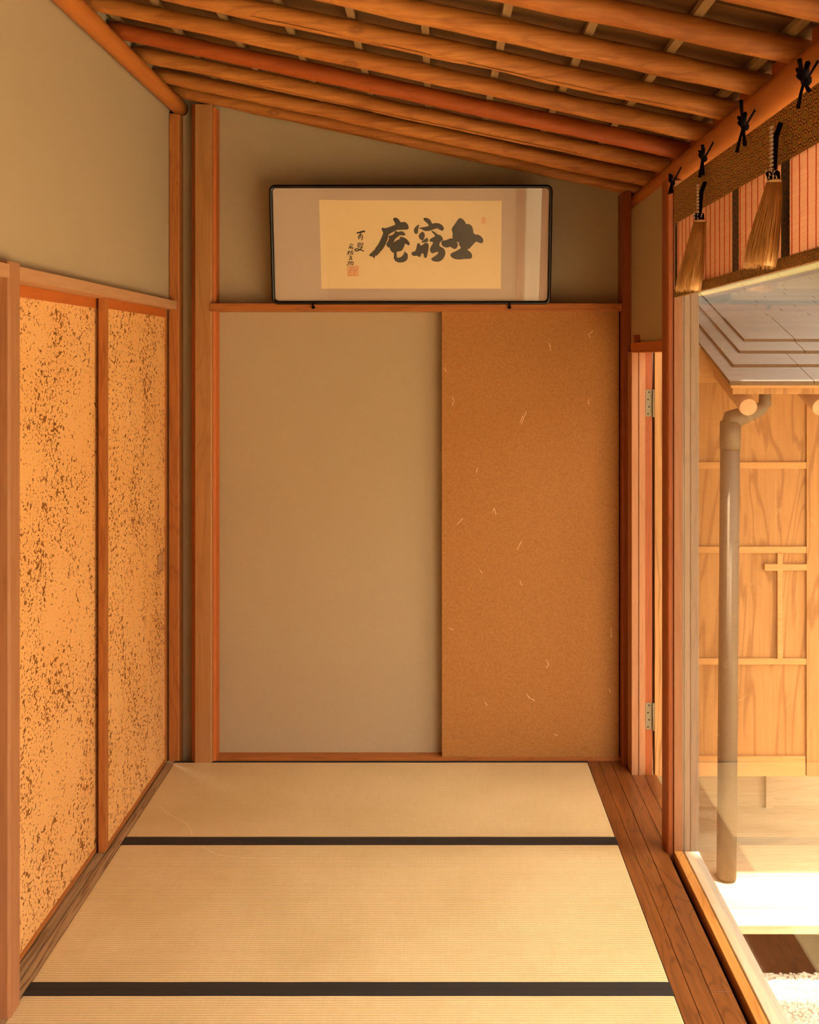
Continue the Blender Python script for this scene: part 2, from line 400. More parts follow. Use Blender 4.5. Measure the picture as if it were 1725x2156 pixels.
post('trim_6', [(-1.215, 2.700), (-1.106, 2.700), (-1.100, 2.706), (-1.100, 2.766), (-1.215, 2.766)], -.05, 1.952, 'jamb', 'near left door post cut by the picture edge')
st(box(-1.215, -1.1005, 2.766, 4.462, 1.908, 1.943).build('trim_7', 'kamoi_y', bevel=.0012), 'pale weathered lintel above the speckled doors')
st(box(-1.215, -1.1005, -1.9, 2.700, 1.908, 1.943).build('trim_7', 'kamoi_y'), None)
st(box(-.956, .80, 4.405, 4.50, 1.899, 1.932).build('trim_8', 'wood_x', bevel=.0012), 'horizontal wooden rail under the framed calligraphy')
# doorway lintel, jamb strips
b = MB().box(.796, .875, 3.66, 4.32, 1.732, 1.764).box(.800, .875, 3.66, 4.32, 1.724, 1.731)
st(b.build('trim_9', 'redwood_y', bevel=.001), 'red-brown lintel over the small doorway')
st(box(.790, .812, 4.20, 4.235, 1.765, 1.795).build('trim_10', 'redwood'), 'small wooden block on the doorway lintel')
b = MB().box(.796, .8225, 4.296, 4.39, -.05, 1.73).box(.8225, .8265, 4.306, 4.39, -.05, 1.73).box(.8265, .852, 4.300, 4.39, -.05, 1.73)
st(b.build('trim_11', 'jamb', bevel=.0015), 'pale stepped door jamb beside the hinges')
st(box(.852, .885, 4.318, 4.42, -.05, 1.73).build('trim_12', 'redwood', bevel=.001), 'dark brown jamb strip carrying the hinges')
# window post
post('trim_13', [(.790, 3.612), (.796, 3.606), (.812, 3.606), (.812, 3.69), (.790, 3.69)], -.05, 2.318, 'redwood', 'red-brown window post in front of the round beam')

# left beam and right beam
def log(name, p0, p1, r0, r1, mat, n=26, bend=.004, wob=.12, seed=0, seg=18):
    p0, p1 = Vector(p0), Vector(p1); pts, rad = [], []
    for i in range(n + 1):
        t = i / n; q = p0.lerp(p1, t)
        q += Vector((0, noise.noise(Vector((t * 2.2, seed, 1))) * bend, noise.noise(Vector((t * 2.2, seed, 5))) * bend))
        k = noise.noise(Vector((t * 5, seed, 9)))
        pts.append(q); rad.append((r0 + (r1 - r0) * t) * (1 + .06 * k))
    return MB().tube(pts, rad, seg, True, wob, 1.0, seed).build(name, mat)
o = log('round_beam', (-1.096, -1.9, 2.764), (-1.094, 4.47, 2.762), .037, .033, 'log_y', bend=.002, wob=.05, seed=2)
tag(o, 'thin round log beam running along the top of the left plaster wall', 'beam')
o = log('round_beam', (.857, -1.9, 2.355), (.855, 4.42, 2.355), .052, .046, 'log_y', bend=.002, wob=.04, seed=4)
tag(o, 'thick smooth round log beam above the window carrying the low ends of the rafters', 'beam')
# filler boards over the right beam
YR = [4.42, 4.19, 3.90, 3.61, 3.32, 3.03, 2.74, 2.45, 2.16, 1.87, 1.58, 1.29, 1.0, .7, .4, .1, -.2, -.5, -.8, -1.1, -1.4, -1.7]
b = MB()
for i in range(len(YR) - 1):
    b.box(.862, .88, YR[i + 1] + .036, YR[i] - .036, 2.385, rz(.87) + .045)
st(b.build('trim_14', 'redwood_y'), 'dark filler boards between the rafters over the round beam')

# ------------------------------------------------------------------ ceiling
ordn = ['against', 'second', 'third', 'fourth', 'fifth', 'sixth', 'seventh', 'eighth', 'ninth']
rw = {3: 'logred'}
for i, y in enumerate(YR[:14]):
    bm_n = 44; pts, rad = [], []
    r0, r1 = .0275 + .003 * noise.noise(Vector((i * 3.1, 0, 0))), .0315 + .003 * noise.noise(Vector((i * 3.1, 5, 0)))
    for k in range(bm_n + 1):
        t = k / bm_n; x = -1.128 + t * ((1.22 if y > 2.3 else .93) + 1.128)
        dz = .005 * noise.noise(Vector((t * 3, i * 7.7, 1))); dy = .006 * noise.noise(Vector((t * 3, i * 7.7, 9)))
        if i == 0: dy = 0
        kn = max(0, noise.noise(Vector((t * 14, i * 4.4, 3))) - .3) * .22
        pts.append((x, y + dy, rz(x) + dz)); rad.append((r0 + (r1 - r0) * t) * (1 + .05 * noise.noise(Vector((t * 6, i, 2))) + kn))
    m = MB().tube(pts, rad, 20, True, .14, 1.0, i * 11)
    m.mi = 1
    if i in (0, 2, 5):                                     # long drying split on the underside
        n = 30
        for k in range(n):
            def P(t, s):
                x = -1.0 + t * 1.9; tt = (x + 1.128) / 2.348; r = (r0 + (r1 - r0) * tt) * 1.035
                a = R(-62 + 14 * noise.noise(Vector((t * 2, i, 4)))) + s * (.030 * math.sin(math.pi * t) + .006)
                return (x, y - r * math.cos(a), rz(x) + .005 * noise.noise(Vector((tt * 3, i * 7.7, 1))) + r * math.sin(a))
            v = [m.bm.verts.new(P(k / n, -1)), m.bm.verts.new(P((k + 1) / n, -1)), m.bm.verts.new(P((k + 1) / n, 1)), m.bm.verts.new(P(k / n, 1))]
            f = m.bm.faces.new(v); f.material_index = 1
    o = m.build('rafter', [rw.get(i, 'log'), 'dark'])
    if i == 0: lab = 'round log rafter lying against the back wall, farthest of the row'
    elif i < 9: lab = 'round log rafter, %s counted from the back wall%s' % (ordn[i], ', redder than the rest' if i == 3 else '')
    else: lab = 'round log rafter overhead outside the picture, row %s counted from the back wall' % ['ten', 'eleven', 'twelve', 'thirteen', 'fourteen'][i - 9]
    tag(o, lab, 'rafter', 'round log rafters of the ceiling')
words = ['leftmost', 'second', 'third', 'fourth', 'fifth', 'sixth', 'seventh', 'eighth', 'ninth', 'tenth']
for k in range(10):
    x = -1.095 + .213 * k - .004
    z = rz(x) + .031
    m = MB().quadbox([(x - .011, -1.9, z), (x + .011, -1.9, z + SL * .022), (x + .011, 4.495, z + SL * .022), (x - .011, 4.495, z),
                      (x - .011, -1.9, z + .016), (x + .011, -1.9, z + .016 + SL * .022), (x + .011, 4.495, z + .016 + SL * .022), (x - .011, 4.495, z + .016)])
    tag(m.build('ceiling_lath', 'lath'), 'thin square lath across the top of the rafters, %s from the left wall' % words[k], 'lath', 'laths between rafters and ceiling boards')
b = MB(); e = .055
y = 4.60; k = 0
while y > -1.9:
    y0 = (4.150 if k == 0 else y - .29); lo = .048; t = .011; up = .017
    x0, x1 = -1.20, (1.24 if y0 > 2.2 else .95)
    def zz(x, d): return rz(x) + d
    a, c_ = lo + up, lo      # near edge hangs low and laps under the next board
    b.quadbox([(x0, y0 - .025, zz(x0, c_)), (x1, y0 - .025, zz(x1, c_)), (x1, y, zz(x1, a)), (x0, y, zz(x0, a)),
               (x0, y0 - .025, zz(x0, c_ + t)), (x1, y0 - .025, zz(x1, c_ + t)), (x1, y, zz(x1, a + t)), (x0, y, zz(x0, a + t))])
    y = y0; k += 1
st(b.build('ceiling', 'ceilboard'), 'sloping ceiling of overlapping thin boards above the log rafters')
b = MB()
for xe, ya, yb in ((.95, -2.0, 2.30), (1.25, 2.30, 4.75)):  # overhang cut short near the viewer to admit an unseen sun patch
    b.quadbox([(-1.3, ya, rz(-1.3) + .09), (xe, ya, rz(xe) + .09), (xe, yb, rz(xe) + .09), (-1.3, yb, rz(-1.3) + .09),
               (-1.3, ya, rz(-1.3) + .15), (xe, ya, rz(xe) + .12), (xe, yb, rz(xe) + .12), (-1.3, yb, rz(-1.3) + .15)])
st(b.build('ceiling', 'shingle'), None)

b = MB()
for x0, x1 in ((1.10, 2.6),):
    b.quadbox([(x0, 2.35, rz(x0) + .045), (x1, 2.35, rz(x1) + .045), (x1, 3.32, rz(x1) + .045), (x0, 3.32, rz(x0) + .045),
               (x0, 2.35, rz(x0) + .085), (x1, 2.35, rz(x1) + .085), (x1, 3.32, rz(x1) + .085), (x0, 3.32, rz(x0) + .085)])
st(b.build('sky_block_eave', 'shingle'), 'unseen eave added outside the window to block sky light')  # unseen eave added to keep sky light off the far mat
b = MB().quadbox([(.92, 3.75, 3.0), (5.1, 3.75, 3.0), (5.1, 6.2, 3.7), (.92, 6.2, 3.7), (.92, 3.75, 3.08), (5.1, 3.75, 3.08), (5.1, 6.2, 3.78), (.92, 6.2, 3.78)])
st(b.build('sun_block_eave', 'shingle'), 'unseen slab added above the low shingled roof to bound the sun patch')  # added out of view, shades the low roof and bounds the sun on the deck

# ------------------------------------------------------------------ sliding doors on the left
def speckled(name, xf, y0, y1, stile0, stile1, label, pull=None):
    e = st(empty(name, (xf - .012, (y0 + y1) / 2, 0)), label)
    th = .024; zb, zt = .001, 1.9075
    box(xf - th + .004, xf - .004, y0 + .01, y1 - .01, zb + .01, zt - .01).build('door_panel', 'speckle', e)
    box(xf - th, xf, y0, y0 + stile0, zb, zt).build('stile', 'redwood_y' if False else 'wood', e, bevel=.001)
    box(xf - th, xf, y1 - stile1, y1, zb, zt).build('stile', 'wood', e, bevel=.001)
    box(xf - th, xf, y0 + stile0, y1 - stile1, zt - .034, zt).build('top_rail', 'redwood_y', e)
    box(xf - th, xf, y0 + stile0, y1 - stile1, zb, zb + .016).build('bottom_rail', 'wood_y', e)
    if pull:
        py, z0, z1 = pull
        f = MB().box(xf - .004, xf - .001, py - .042, py - .037, z0, z1).box(xf - .004, xf - .001, py + .037, py + .042, z0, z1)
        f.box(xf - .004, xf - .001, py - .042, py + .042, z0, z0 + .005).box(xf - .004, xf - .001, py - .042, py + .042, z1 - .005, z1)
        h = f.build('door_pull', 'batten', e); h['label'] = 'small rectangular pale wooden finger pull'
        box(xf - .0055, xf - .0035, py - .037, py + .037, z0 + .005, z1 - .005).build('pull_recess', 'kamoi_y', h)
    return e
speckled('door_1', -1.175, 2.60, 3.665, .03, .03, 'near sliding door of peach paper with brown flecks, behind the far one')
speckled('door_2', -1.1415, 3.608, 4.431, .034, .022, 'far speckled paper sliding door with a small rectangular pull', (4.335, .818, .895))

# ------------------------------------------------------------------ brown sliding door in the back wall
e = st(empty('door_3', (.40, 4.458, .012)), 'brown paper sliding door with pale fibres in the back wall')
YB = 4.447
m = MB().box(.020, .770, YB, YB + .02, .0125, 1.899)
m.mi = 1
def bp(px, py): return ((px - VX) * YB / F, CZ - (py - VY) * YB / F)
fibs = [[(1243, 712), (1240, 704), (1249, 697)], [(1241, 852), (1239, 846), (1241, 841)], [(1098, 893), (1103, 880), (1108, 868)], [(1095, 890), (1101, 876)],
        [(1156, 722), (1159, 730), (1159, 738)], [(952, 835), (956, 843), (953, 853)], [(1037, 1080), (1041, 1070), (1045, 1084)], [(962, 1104), (968, 1099), (975, 1091)],
        [(1089, 1158), (1094, 1148), (1099, 1139)], [(1092, 1152), (1096, 1143)], [(1095, 1222), (1099, 1232)], [(1152, 1390), (1156, 1400), (1150, 1406)],
        [(1108, 1460), (1116, 1470), (1126, 1475)], [(1021, 1478), (1026, 1486)], [(1283, 1450), (1286, 1458)], [(1287, 1322), (1288, 1342)], [(1006, 985), (1003, 995)],
        [(936, 775), (940, 783)], [(1166, 1545), (1174, 1549)], [(945, 1322), (955, 1326)], [(1010, 1200), (1016, 1206)]]
for fb in fibs:
    for a, b2 in zip(fb[:-1], fb[1:]):
        (x0, z0), (x1, z1) = bp(*a), bp(*b2); d = Vector((x1 - x0, z1 - z0)).normalized() * .0011; nx, nz = -d.y, d.x
        v = [m.bm.verts.new((x0 - nx * .6, YB - .0004, z0 - nz * .6)), m.bm.verts.new((x1 - nx, YB - .0004, z1 - nz)), m.bm.verts.new((x1 + nx, YB - .0004, z1 + nz)), m.bm.verts.new((x0 + nx * .6, YB - .0004, z0 + nz * .6))]
        m.bm.faces.new(v).material_index = 1
m.build('door_panel', ['fusuma', 'fiber'], e)
x0, zt = bp(1244, 1188); x1, zb = bp(1297, 1234)
m = MB(); t = .0012
for a in ((x0, x0 + t, zb, zt), (x1 - t, x1, zb, zt), (x0, x1, zt - t, zt)):
    m.box(a[0], a[1], YB - .0006, YB + .001, a[2], a[3])
m.build('door_pull', 'redwood', e)['label'] = 'square paper-covered recess outlined by a thin dark line'
box(.770, .775, 4.452, 4.50, .0125, 1.899).build('edge_gap', 'dark', e)

# ------------------------------------------------------------------ tatami mats
mats = [(3.698, 4.432, 'pale straw mat nearest the back wall, in the doorway shadow'), (2.83, 3.698, 'middle straw mat between the two black borders'),
        (1.96, 2.83, 'nearest straw mat cut by the bottom of the picture'), (1.09, 1.96, 'straw mat just in front of the viewer'), (.22, 1.09, 'straw mat under the viewer'),
        (-.65, .22, 'straw mat behind the viewer'), (-1.52, -.65, 'last straw mat behind the viewer'), (-1.9, -1.52, 'narrow straw strip behind the viewer')]
for i, (y0, y1, lab) in enumerate(mats):
    e = tag(empty('tatami_mat', (-.237, (y0 + y1) / 2, -.055)), lab, 'tatami mat', 'tatami mats on the floor')
    MB().box(-1.1075, .6325, y0 + .0008, y1 - .0008, -.055, 0).build('rush_surface', 'tatami', e, bevel=.004)
    for (a, b2) in ((y0 + .0006, y0 + .031), (y1 - (.031 if i else .016), y1 - .0006)):
        m = MB(); n = 60
        va, vb = [], []
        for k in range(n + 1):
            x = -1.1083 + 1.7416 * k / n; j = .0011 * noise.noise(Vector((x * 6, a, 0)))
            near = (a == y0 + .0006)
            ya, yb = (a, b2 + j) if near else (a + j, b2)
            va.append(m.bm.verts.new((x, ya, .0016 if near else .0010))); vb.append(m.bm.verts.new((x, yb, .0010 if near else .0016)))
        lo = [[m.bm.verts.new((v.co.x, v.co.y, -.004)) for v in L] for L in (va, vb)]
        for k in range(n):
            m.bm.faces.new((va[k], va[k + 1], vb[k + 1], vb[k])); m.bm.faces.new((lo[0][k], va[k], va[k + 1], lo[0][k + 1])); m.bm.faces.new((vb[k], lo[1][k], lo[1][k + 1], vb[k + 1]))
        m.build('cloth_border', 'heri', e)
    if i in (0, 1):
        pl = [(335, 1697), (352, 1712), (370, 1722), (392, 1732), (402, 1750), (404, 1761)] if i == 0 else [(424, 1783), (440, 1790), (455, 1799), (480, 1803), (520, 1806), (560, 1808), (600, 1804)]
        m = MB()
        for a, b2 in zip(pl[:-1], pl[1:]):
            P = []
            for px, py in (a, b2):
                Y = F * CZ / (py - VY); P.append(Vector(((px - VX) * Y / F, Y, .0005)))
            d = (P[1] - P[0]).normalized() * .0022; nn = Vector((-d.y, d.x, 0))
            m.bm.faces.new([m.bm.verts.new(q) for q in (P[0] - nn, P[1] - nn, P[1] + nn, P[0] + nn)])
        m.build('scuff_line', 'scuff', e)['label'] = 'thin pale wandering scuff on the mat'

# ------------------------------------------------------------------ window on the right
win = st(empty('window_1', (.85, 2.6, 0)), 'large fixed glass pane on the right side of the room')
def par(m, name, mat, parent, bevel=0): return m.build(name, mat, parent, bevel=bevel)
par(box(.8125, .8425, -1.9, 3.602, -.055, .010), 'window_sill', 'sillwood', win, .002)
par(box(.8478, .897, -1.9, 3.602, -.055, .010), 'outer_sill', 'silver_y', win, .002)
par(box(.8425, .8478, -1.9, 3.602, -.055, -.004), 'glazing_groove', 'dark', win)
par(box(.794, .8125, -1.9, 3.606, -.056, -.030), 'sliding_groove', 'dark', win)
par(MB().box(.8125, .8425, 3.600, 3.69, .0, 2.312), 'window_stile', 'stile', win, .0015)
par(MB().box(.8425, .897, 3.604, 3.69, .0, 2.312).box(.8478, .866, 3.600, 3.61, .011, 2.31).box(.870, .897, 3.598, 3.61, .011, 2.31), 'outer_stile', 'silver', win, .0015)
par(box(.8435, .8475, .50, 3.601, -.003, 2.315), 'window_pane', 'glass', win)
for yy in (.48, -1.9):
    par(box(.82, .885, yy - .03, yy + .02, .01, 2.312), 'window_stile', 'stile', win, .0015)
par(box(.8435, .8475, -1.88, .45, -.003, 2.315), 'window_pane', 'glass', win)
sc = par(MB().tube([(.8845, 3.5975, .842), (.8845, 3.5955, .842)], .0035, 12), 'screw_head', 'metal', win)

# ------------------------------------------------------------------ framed calligraphy
PB = Vector((0, 4.405, 1.9275)); PT = Vector((0, 4.325, 2.4165)); up = (PT - PB).normalized(); nrm = Vector((0, -up.z, up.y))
def pic(px, py, off=0.0):
    d = Vector(((px - VX) / F, 1, -(py - VY) / F)); o = Vector((0, 0, CZ)); p0 = PB + nrm * off
    t = (p0 - o).dot(nrm) / d.dot(nrm); return o + d * t
fe = tag(empty('framed_calligraphy', (-.109, 4.40, 1.928)), 'wide black lacquered frame holding brush calligraphy, leaning above the rail', 'picture frame')
XL, XR = -.694, .476; H = (PT - PB).length
def uv(x, v, off=0): return PB + up * v + nrm * off + Vector((x, 0, 0))
def rrect(x0, x1, v0, v1, r, n=6):
    o = []
    for cx, cy, a0 in ((x1 - r, v1 - r, 0), (x0 + r, v1 - r, 90), (x0 + r, v0 + r, 180), (x1 - r, v0 + r, 270)):
        for k in range(n + 1):
            a = R(a0 + 90 * k / n); o.append((cx + r * math.cos(a), cy + r * math.sin(a)))
    return o
m = MB()
prof = [(0, -.012), (0, .006), (.004, .011), (.009, .012), (.013, .008), (.015, .003), (.015, -.012)]
loops = []
for ins, off in prof:
    loops.append([m.bm.verts.new(uv(x, v, off)) for x, v in rrect(XL + ins, XR - ins, ins, H - ins, .026 - ins * .8)])
n = len(loops[0])
for i in range(len(prof)):
    A, B = loops[i], loops[(i + 1) % len(prof)]
    for k in range(n):
        f = m.bm.faces.new((A[k], A[(k + 1) % n], B[(k + 1) % n], B[k])); f.smooth = True
m.build('frame', 'lacquer', fe)
def flat(pts, o0, o1):
    m = MB(); A = [m.bm.verts.new(p + nrm * o0) for p in pts]; B = [m.bm.verts.new(p + nrm * o1) for p in pts]
    m.bm.faces.new(A); m.bm.faces.new(B[::-1]); n = len(pts)
    for i in range(n): m.bm.faces.new((A[i], B[i], B[(i + 1) % n], A[(i + 1) % n]))
    return m
flat([uv(x, v) for x, v in rrect(XL + .012, XR - .012, .012, H - .012, .016)], -.011, -.004).build('silk_mount', 'silk', fe)
flat([pic(672, 421), pic(1057, 423), pic(1055, 608), pic(677, 608)], -.0042, -.0034).build('paper_sheet', 'paper', fe)
flat([uv(x, v) for x, v in rrect(XL + .0135, XR - .0135, .0135, H - .0135, .015)], .0015, .0035).build('glass_cover', 'picglass', fe)
cA = [
 [(368,190),(400,178),(435,190),(468,235),(472,245),(500,238),(540,240),(572,275),(583,320),(570,340),(500,343),(420,345),(385,365),(320,400),(305,415),(300,460),(285,500),(262,555),(235,600),(215,625),(195,640),(185,665),(172,662),(160,690),(135,690),(125,712),(112,742),(108,712),(95,716),(85,698),(70,704),(42,688),(62,672),(60,660),(84,652),(100,625),(118,620),(130,590),(150,565),(170,540),(205,470),(225,420),(240,385),(220,355),(213,320),(230,315),(260,325),(310,310),(350,295),(400,278),(395,250),(375,220)],
 [(400,352),(430,375),(485,362),(515,372),(540,408),(525,422),(460,415),(430,440),(395,470),(375,515),(350,560),(330,598),(315,575),(300,585),(290,560),(272,545),(300,500),(320,455),(300,425),(350,420),(385,395)],
 [(375,515),(410,490),(455,470),(470,450),(452,436),(500,440),(550,465),(585,505),(600,540),(580,555),(550,540),(532,525),(520,570),(495,615),(470,632),(420,640),(385,660),(350,640),(325,600),(335,560)],
 [(385,635),(420,638),(418,690),(425,720),(455,718),(490,700),(515,665),(530,620),(540,655),(556,655),(568,675),(568,730),(545,765),(500,783),(440,785),(400,765),(378,730),(380,690)]]
cB = [
 [(720,268),(722,285),(710,330),(705,380),(690,403),(665,400),(648,360),(650,335),(675,300)],
 [(778,190),(800,180),(840,188),(875,215),(890,250),(892,262),(930,252),(985,255),(1030,280),(1055,315),(1050,350),(1020,358),(985,335),(960,322),(910,340),(850,362),(790,358),(750,335),(715,322),(745,312),(800,305),(850,295),(845,270),(810,240),(780,212)],
 [(765,365),(790,385),(800,420),(790,460),(770,490),(735,475),(712,440),(718,405)],
 [(835,445),(845,490),(830,510),(800,512),(740,518),(770,490),(800,465)],
 [(705,518),(730,530),(740,560),(770,545),(800,515),(850,530),(848,600),(835,660),(825,715),(805,725),(785,715),(780,660),(750,665),(740,705),(715,710),(690,690),(650,700),(615,675),(620,645),(670,630),(685,590),(690,550)],
 [(880,352),(930,370),(965,405),(1010,415),(1035,450),(1045,480),(1010,500),(990,540),(1000,570),(1050,590),(1075,640),(1070,690),(1040,740),(1000,770),(940,775),(890,755),(880,730),(930,700),(975,665),(980,640),(940,645),(900,665),(870,640),(865,600),(890,550),(910,520),(900,505),(870,505),(855,485),(885,455),(935,435),(930,410),(900,385)]]
cC = [
 [(1200,270),(1245,200),(1268,183),(1310,200),(1345,245),(1350,270),(1385,262),(1430,290),(1448,340),(1450,380),(1475,410),(1510,405),(1560,435),(1588,480),(1580,515),(1555,527),(1520,515),(1485,500),(1450,540),(1400,595),(1370,612),(1345,540),(1335,505),(1300,508),(1260,518),(1190,490),(1165,440),(1175,400),(1158,350),(1165,315)],
 [(1020,490),(1080,485),(1150,455),(1190,470),(1240,520),(1240,570),(1210,605),(1170,595),(1140,570),(1100,585),(1050,575),(1020,540)],
 [(1255,515),(1335,495),(1350,560),(1375,620),(1415,645),(1437,690),(1425,730),(1385,735),(1330,735),(1270,745),(1200,740),(1150,710),(1137,675),(1160,655),(1220,630),(1270,600),(1285,585),(1255,545)]]
from mathutils.geometry import tessellate_polygon
def smooth(poly):
    o = []
    for i in range(len(poly)):
        a, b2 = poly[i], poly[(i + 1) % len(poly)]
        o.append((a[0] * .78 + b2[0] * .22, a[1] * .78 + b2[1] * .22)); o.append((a[0] * .22 + b2[0] * .78, a[1] * .22 + b2[1] * .78))
    return o
def inkpolys(polys, name):
    m = MB()
    for q, poly in enumerate(polys):
        P = [pic(770 + x / 6.389, 430 + y / 6.389, -.0030 + q * .00005) for x, y in smooth(poly)]
        V = [m.bm.verts.new(p) for p in P]
        for tri in tessellate_polygon([P]): m.bm.faces.new([V[i] for i in tri])
    return m.build(name, 'ink', fe)
inkpolys(cA, 'brush_character'); inkpolys(cB, 'brush_character'); inkpolys(cC, 'brush_character')
def strokes(lst, name, k=8.625, ox=660, oy=420, mat='ink'):
    m = MB(); q = 0
    for w_, pl in lst:
        for a, b2 in zip(pl[:-1], pl[1:]):
            d = Vector((b2[0] - a[0], b2[1] - a[1])); L = d.length or 1; d /= L; nx, ny = -d.y * w_ / 2, d.x * w_ / 2; ex, ey = d.x * w_ * .35, d.y * w_ * .35
            q += 1
            P = [(a[0] - ex - nx * .7, a[1] - ey - ny * .7), (a[0] - ex * .2 - nx, a[1] - ny), (b2[0] + ex * .2 - nx, b2[1] - ny), (b2[0] + ex - nx * .5, b2[1] + ey - ny * .5), (b2[0] + ex + nx * .5, b2[1] + ey + ny * .5), (b2[0] + nx, b2[1] + ny), (a[0] + nx, a[1] + ny), (a[0] - ex + nx * .7, a[1] - ey + ny * .7)]
            m.bm.faces.new([m.bm.verts.new(pic(ox + x / k, oy + y / k, -.0030 + (q % 7) * .00003)) for x, y in P])
    return m.build(name, mat, fe)
strokes([(26, [(795, 608), (850, 598)]), (34, [(850, 596), (900, 580), (930, 582)]), (20, [(862, 610), (845, 650)]), (17, [(822, 660), (826, 720)]), (18, [(825, 660), (885, 645), (895, 690), (878, 738)]), (12, [(835, 692), (875, 684)]), (12, [(850, 660), (848, 700)])], 'small_character')
strokes([(13, [(815, 790), (802, 830), (815, 865)]), (11, [(815, 795), (845, 785), (850, 830), (820, 850)]), (11, [(862, 795), (903, 788), (895, 840), (862, 850)]), (10, [(815, 822), (893, 815)]), (12, [(810, 868), (895, 862)]),
         (20, [(885, 870), (855, 905), (800, 935), (762, 930), (755, 905), (790, 893), (850, 912), (915, 938)])], 'small_character')
strokes([(11, [(655, 826), (700, 814), (732, 822)]), (10, [(678, 800), (690, 815)]), (10, [(668, 838), (660, 858), (700, 852), (704, 838)]), (14, [(645, 892), (652, 868), (712, 868), (720, 885), (702, 898)]), (9, [(672, 880), (690, 890), (672, 896)])], 'small_character')
strokes([(13, [(620, 952), (665, 938)]), (13, [(648, 930), (642, 998)]), (14, [(645, 958), (610, 1000)]), (10, [(682, 932), (705, 940), (718, 926)]), (10, [(668, 962), (732, 956)]), (12, [(692, 944), (672, 1000)]), (10, [(692, 978), (724, 974), (722, 996), (695, 998)])], 'small_character')
strokes([(10, [(655, 1022), (692, 1028)]), (11, [(662, 1042), (700, 1040), (692, 1078), (660, 1082), (664, 1042)]), (8, [(668, 1060), (690, 1058)]), (15, [(668, 1084), (652, 1100)]), (15, [(685, 1082), (708, 1094)])], 'small_character')
strokes([(12, [(638, 1130), (632, 1186), (604, 1190)]), (11, [(638, 1132), (666, 1128), (660, 1178)]), (8, [(640, 1154), (660, 1150)]), (13, [(682, 1136), (728, 1140), (716, 1188), (698, 1180)]), (12, [(698, 1124), (676, 1186)])], 'small_character')
# red seals
m = []
sx0, sx1, sy0, sy1 = 622, 815, 1212, 1385
rows = [(9, [(sx0, sy0), (sx1, sy0), (sx1, sy1), (sx0, sy1), (sx0, sy0)]), (9, [(718, sy0), (718, sy1)])]
random.seed(11)
for cx0, cx1 in ((sx0 + 8, 710), (726, sx1 - 8)):
    for r_ in range(8):
        yy = sy0 + 16 + r_ * 21; rows.append((10, [(cx0 + random.random() * 14, yy), (cx1 - random.random() * 14, yy)]))
    for r_ in range(3):
        xx = cx0 + 14 + r_ * 26; a = sy0 + 16 + random.random() * 60; rows.append((9, [(xx, a), (xx, a + 60 + random.random() * 50)]))
strokes(rows, 'red_seal', mat='vermilion')
rows = [(5, [(1563, 182), (1614, 182), (1614, 262), (1563, 262), (1563, 182)]), (5, [(1570, 208), (1608, 208)]), (5, [(1570, 222), (1608, 222)]), (5, [(1588, 190), (1588, 256)]), (5, [(1572, 236), (1604, 236), (1604, 252)]), (5, [(1572, 240), (1572, 255)]), (5, [(1572, 195), (1604, 195)])]
strokes(rows, 'red_seal', 6.389, 770, 430, 'vermilion')
for px, side in ((660, 'left'), (1073, 'right')):
    X = (px - VX) * 4.40 / F
    m = MB().tube([(X, 4.403, 1.918), (X, 4.385, 1.912), (X, 4.380, 1.922), (X, 4.388, 1.934)], .004, 8).sphere((X, 4.398, 1.915), .008, 10)
    tag(m.build('frame_hook', 'cord'), 'small black hook under the %s end of the calligraphy frame' % side, 'hook', 'hooks holding the calligraphy frame')

# ------------------------------------------------------------------ bamboo blind
XB = .795; BY0, BY1 = 1.70, 3.50; ZT, ZBt = 2.272, 1.903
be = tag(empty('bamboo_blind', (XB, 2.6, ZBt)), 'half-lowered bamboo blind edged with gold brocade hanging under the round beam', 'blind')
box(XB - .0015, XB + .0015, BY0, BY1, ZBt + .02, ZT - .02).build('slat_screen', 'blind', be)
def ruffle(y0, y1, z0, z1, th, name, mat, wave=0):
    m = MB(); n = 60; A = []
    for k in range(n + 1):
        y = y0 + (y1 - y0) * k / n; dx = wave * noise.noise(Vector((y * 9, 0, z0 * 3)))
        A.append([m.bm.verts.new((XB - th + dx, y, z0)), m.bm.verts.new((XB - th + dx * .3, y, z1)), m.bm.verts.new((XB + th, y, z1)), m.bm.verts.new((XB + th, y, z0))])
    for k in range(n):
        for i in range(4): m.bm.faces.new((A[k][i], A[k][(i + 1) % 4], A[k + 1][(i + 1) % 4], A[k + 1][i]))
    m.bm.faces.new(A[0]); m.bm.faces.new(A[-1][::-1])
    return m.build(name, mat, be)
ruffle(BY0, BY1, ZT - .123, ZT, .0045, 'header_band', 'brocade', .002)
ruffle(BY0, BY1, ZBt, ZBt + .028, .0065, 'hem_band', 'brocade_hem', .001)
for yc, wd in ((BY1 - .016, .032), (2.79, .055), (2.39, .055), (BY0 + .016, .032)):
    box(XB - .003, XB + .003, yc - wd / 2, yc + wd / 2, ZBt + .025, ZT - .12).build('vertical_band', 'brocade_dark', be)
yy = BY1 - .055
k = 0
while yy > BY0 + .04:
    if min(abs(yy - 2.79), abs(yy - 2.39)) > .04:
        pts = [(XB - .0025, yy + .002 * noise.noise(Vector((j, yy * 9, 0))), ZBt + .026 + j * (ZT - .12 - ZBt - .026) / 10) for j in range(11)]
        MB().tube(pts, .0011, 5).build('red_string', 'redthread', be)
    yy -= .050
m = MB()
yy = BY0 + .01
while yy < BY1:
    m.sphere((XB + .016, yy, ZBt + .012), .0075, 8); yy += .0165
m.tube([(XB + .010, BY0, ZBt + .016), (XB + .010, BY1, ZBt + .016)], .006, 8)
o = m.build('bead_trim', 'bead', be); o['label'] = 'yellow bead edging on the window side of the hem'

